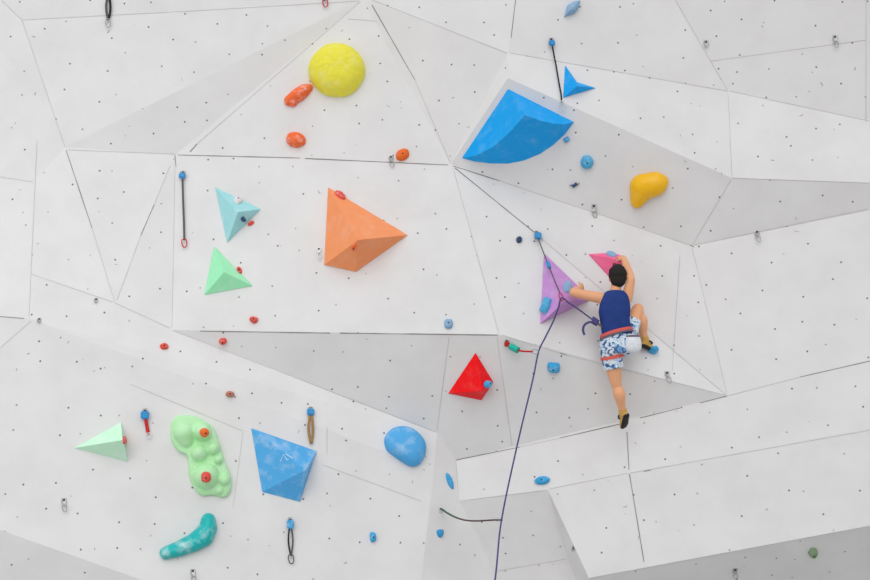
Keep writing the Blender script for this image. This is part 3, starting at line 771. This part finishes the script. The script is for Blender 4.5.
# shorts
bm = bmesh.new()
loft(bm, [(PT(617,334,.305), .150, .112, *tilt(.14)), (PT(616.5,340,.295), .165, .125, *tilt(.12)), (HIP+Vector((0,0,-.03)), .168, .13, *tilt(.08)), (HIP+Vector((0,0,-.10)), .13, .11, *tilt(.05))], seg=24)
LHm = PT(613.8,368.5,.225)
limb(bm, [LH+Vector((0,0,.02)), PT(611.5,357,.25), LHm], [.112, .108, .098])
RHm = RH+(RK-RH)*.70
limb(bm, [RH+Vector((-.01,0,-.01)), RH+(RK-RH)*.4+Vector((0,-.02,0)), RHm], [.112, .098, .080])
me = voxel(bm, .008, 2); bm = bmesh.new(); bm.from_mesh(me)
for pc, pn in ((LHm, (LHm-PT(611.5,357,.25)).normalized()), (RHm, (RK-RH).normalized())):      # clean hems
    near = [v for v in bm.verts if (v.co-pc).length < .16]; vs_ = set(near)
    g = near+[e for e in bm.edges if e.verts[0] in vs_ and e.verts[1] in vs_]+[q for q in bm.faces if all(v in vs_ for v in q.verts)]
    bmesh.ops.bisect_plane(bm, geom=g, plane_co=pc, plane_no=pn, clear_outer=True)
ed = [e for e in bm.edges if e.is_boundary]
if ed: bmesh.ops.holes_fill(bm, edges=ed)
bm_obj('shorts', bm, M_FLOR, body, True)
# harness: belt and leg loop
def band(c, rx, ry, ax, ay, hgt, th, m_, name, par):
    bm = bmesh.new(); up = ax.cross(ay).normalized(); up = up if up.z > 0 else -up; S_ = 32; R_ = []
    for k in range(S_):
        t = 2*PI*k/S_; d = ax*math.cos(t)+ay*math.sin(t); p = c+ax*(rx*math.cos(t))+ay*(ry*math.sin(t))
        R_.append([bm.verts.new(p-up*hgt/2), bm.verts.new(p+d*th-up*hgt/2), bm.verts.new(p+d*th+up*hgt/2), bm.verts.new(p+up*hgt/2)])
    for k in range(S_):
        a_, b_ = R_[k], R_[(k+1) % S_]
        for j in range(4): bm.faces.new((a_[j], a_[(j+1) % 4], b_[(j+1) % 4], b_[j]))
    return bm_obj(name, bm, m_, par, True, auto=40)
ax_, ay_ = Vector((math.cos(.26), 0, math.sin(.26))), Vector((0, 1, 0))
har = band(PT(616.5,333.5,.305), .155, .119, ax_, ay_, .036, .012, M_CORAL, 'harness', body)
band(PT(616.8,335.6,.305), .160, .122, ax_, ay_, .018, .014, M_GRAPH, 'harness_trim', har)
dl = (LHm-PT(611.5,357,.25)).normalized(); lx, ly = frame_axes(dl, X)
band(PT(612.3,357,.25), .108, .108, lx, ly, .030, .010, M_CORAL, 'leg_loop', har)
bm = bmesh.new(); tube(bm, smooth_path([KNOT, PT(601,326,.36), PT(605,330,.30), PT(607,333,.20)], 5), .011, seg=8); bm_obj('belay_loop', bm, M_GRAPH, har, True)
# shoes
def shoe(an, toe, shin, label=None):
    d = (toe-an).normalized(); sd = d.cross((shin-an).normalized()).normalized(); up = sd.cross(d).normalized()
    if up.dot(shin-an) < 0: up = -up
    heel = an-d*.045-up*.03
    bm = bmesh.new()
    L_ = (toe-heel).length
    rr = [(0, .022, .030, .0), (.12, .034, .042, .008), (.3, .036, .046, .012), (.5, .040, .038, .0), (.72, .045, .030, -.010), (.9, .036, .022, -.016), (1.0, .014, .010, -.02)]
    loft(bm, [(heel+(toe-heel)*t+up*q, a, b, sd, up) for t, a, b, q in rr], seg=16)
    limb(bm, [an+up*.0, an+(shin-an).normalized()*.05], [.045, .041])
    me = voxel(bm, .006, 2); sh = link('shoe', me, M_TAN, body, True)
    bm = bmesh.new()
    loft(bm, [(heel+(toe-heel)*t+up*(q-b*.62), a*1.04, b*.55, sd, up) for t, a, b, q in rr], seg=16)
    loft(bm, [(heel+(toe-heel)*t+up*q, a*1.08, b*1.08, sd, up) for t, a, b, q in rr[5:]], seg=16)
    loft(bm, [(heel+(toe-heel)*t+up*(q-.018), a*1.08, b*.55, sd, up) for t, a, b, q in rr[:2]], seg=16)
    me = voxel(bm, .006, 2); link('sole', me, M_RUB, sh, True)
    c = an+up*.01+d*.03
    bm = bmesh.new(); tube(bm, [c+sd*(.047*math.cos(t*.39))+((shin-an).normalized()*.012+(d*.048)*math.sin(t*.39)) for t in range(-1, 10)], .009, seg=8); bm_obj('shoe_strap', bm, M_RUB, sh, True)
    return sh
shoe(LA, LTOE, LK); shoe(RA, RTOE, RK)
# chalk bag
cb = PT(633, 343.5, .38)
bm = bmesh.new()
loft(bm, [(cb+Vector((0,0,z)), r, r*.8, X, Yv) for z, r in ((-.095,.03),(-.085,.060),(-.045,.082),(.01,.084),(.055,.074),(.068,.068))], seg=22)
bag = bm_obj('chalk_bag', bm, M_BAG, None, True, auto=50); tag(bag, 'white speckled chalk bag hanging at the back of the climber\'s harness', 'chalk bag')
setpar(band(cb+Vector((0,0,.062)), .064, .052, X, Yv, .02, .008, M_GRAPH, 'rim', None), bag)
bm = bmesh.new(); tube(bm, smooth_path([cb+Vector((-.03,.02,.06)), cb+Vector((-.05,.04,.11)), PT(626,331.5,.40)], 5), .005, seg=6); setpar(bm_obj('cord', bm, M_GRAPH, None, True), bag)

# ------------------------------------------------------------------ families of repeats
for o in COL.objects:
    g = {'climbing hold': 'resin climbing holds on the wall', 'climbing volume': 'plywood volumes on the wall', 'bolt hanger': 'bolt hangers on the wall', 'quickdraw': 'quickdraws hanging on the wall'}.get(o.get('category'))
    if g: o['group'] = g

# ------------------------------------------------------------------ light
W = bpy.data.worlds.new('sky'); SC.world = W; W.use_nodes = True
nt = W.node_tree; bg = nt.nodes['Background']
tc = nt.nodes.new('ShaderNodeTexCoord'); sx = nt.nodes.new('ShaderNodeSeparateXYZ'); nt.links.new(tc.outputs['Generated'], sx.inputs[0])
cr = nt.nodes.new('ShaderNodeValToRGB'); mr = nt.nodes.new('ShaderNodeMapRange')
mr.inputs[1].default_value = -1; mr.inputs[2].default_value = 1; nt.links.new(sx.outputs[2], mr.inputs[0]); nt.links.new(mr.outputs[0], cr.inputs[0])
e = cr.color_ramp.elements
e[0].position = .45; e[0].color = (.52, .495, .49, 1)
e[1].position = .9; e[1].color = (.78, .85, .90, 1)
nt.links.new(cr.outputs[0], bg.inputs['Color']); bg.inputs['Strength'].default_value = 1.0
ld = bpy.data.lights.new('sun', 'SUN'); ld.energy = 1.0; ld.angle = math.radians(50); ld.color = (1, .965, .95)
so = bpy.data.objects.new('sun', ld); COL.objects.link(so)
so.rotation_euler = (-Vector((-.05, -.90, .48)).normalized()).to_track_quat('-Z', 'Y').to_euler()

wd_ = bpy.data.lights.new('window_daylight', 'AREA'); wd_.shape = 'RECTANGLE'; wd_.size = 7; wd_.size_y = 4; wd_.energy = 120; wd_.color = (.92, .97, 1)
wo = bpy.data.objects.new('window_daylight', wd_); COL.objects.link(wo); wo.location = (-6.5, -8, 5.0)
wo.rotation_euler = (Vector((-3.5, 0, 4.6))-wo.location).to_track_quat('-Z', 'Y').to_euler()
vs = SC.view_settings; SC.display_settings.display_device = 'sRGB'
vs.view_transform = 'Standard'; vs.look = 'None'; vs.gamma = 1; vs.use_curve_mapping = False; vs.exposure = -0.03
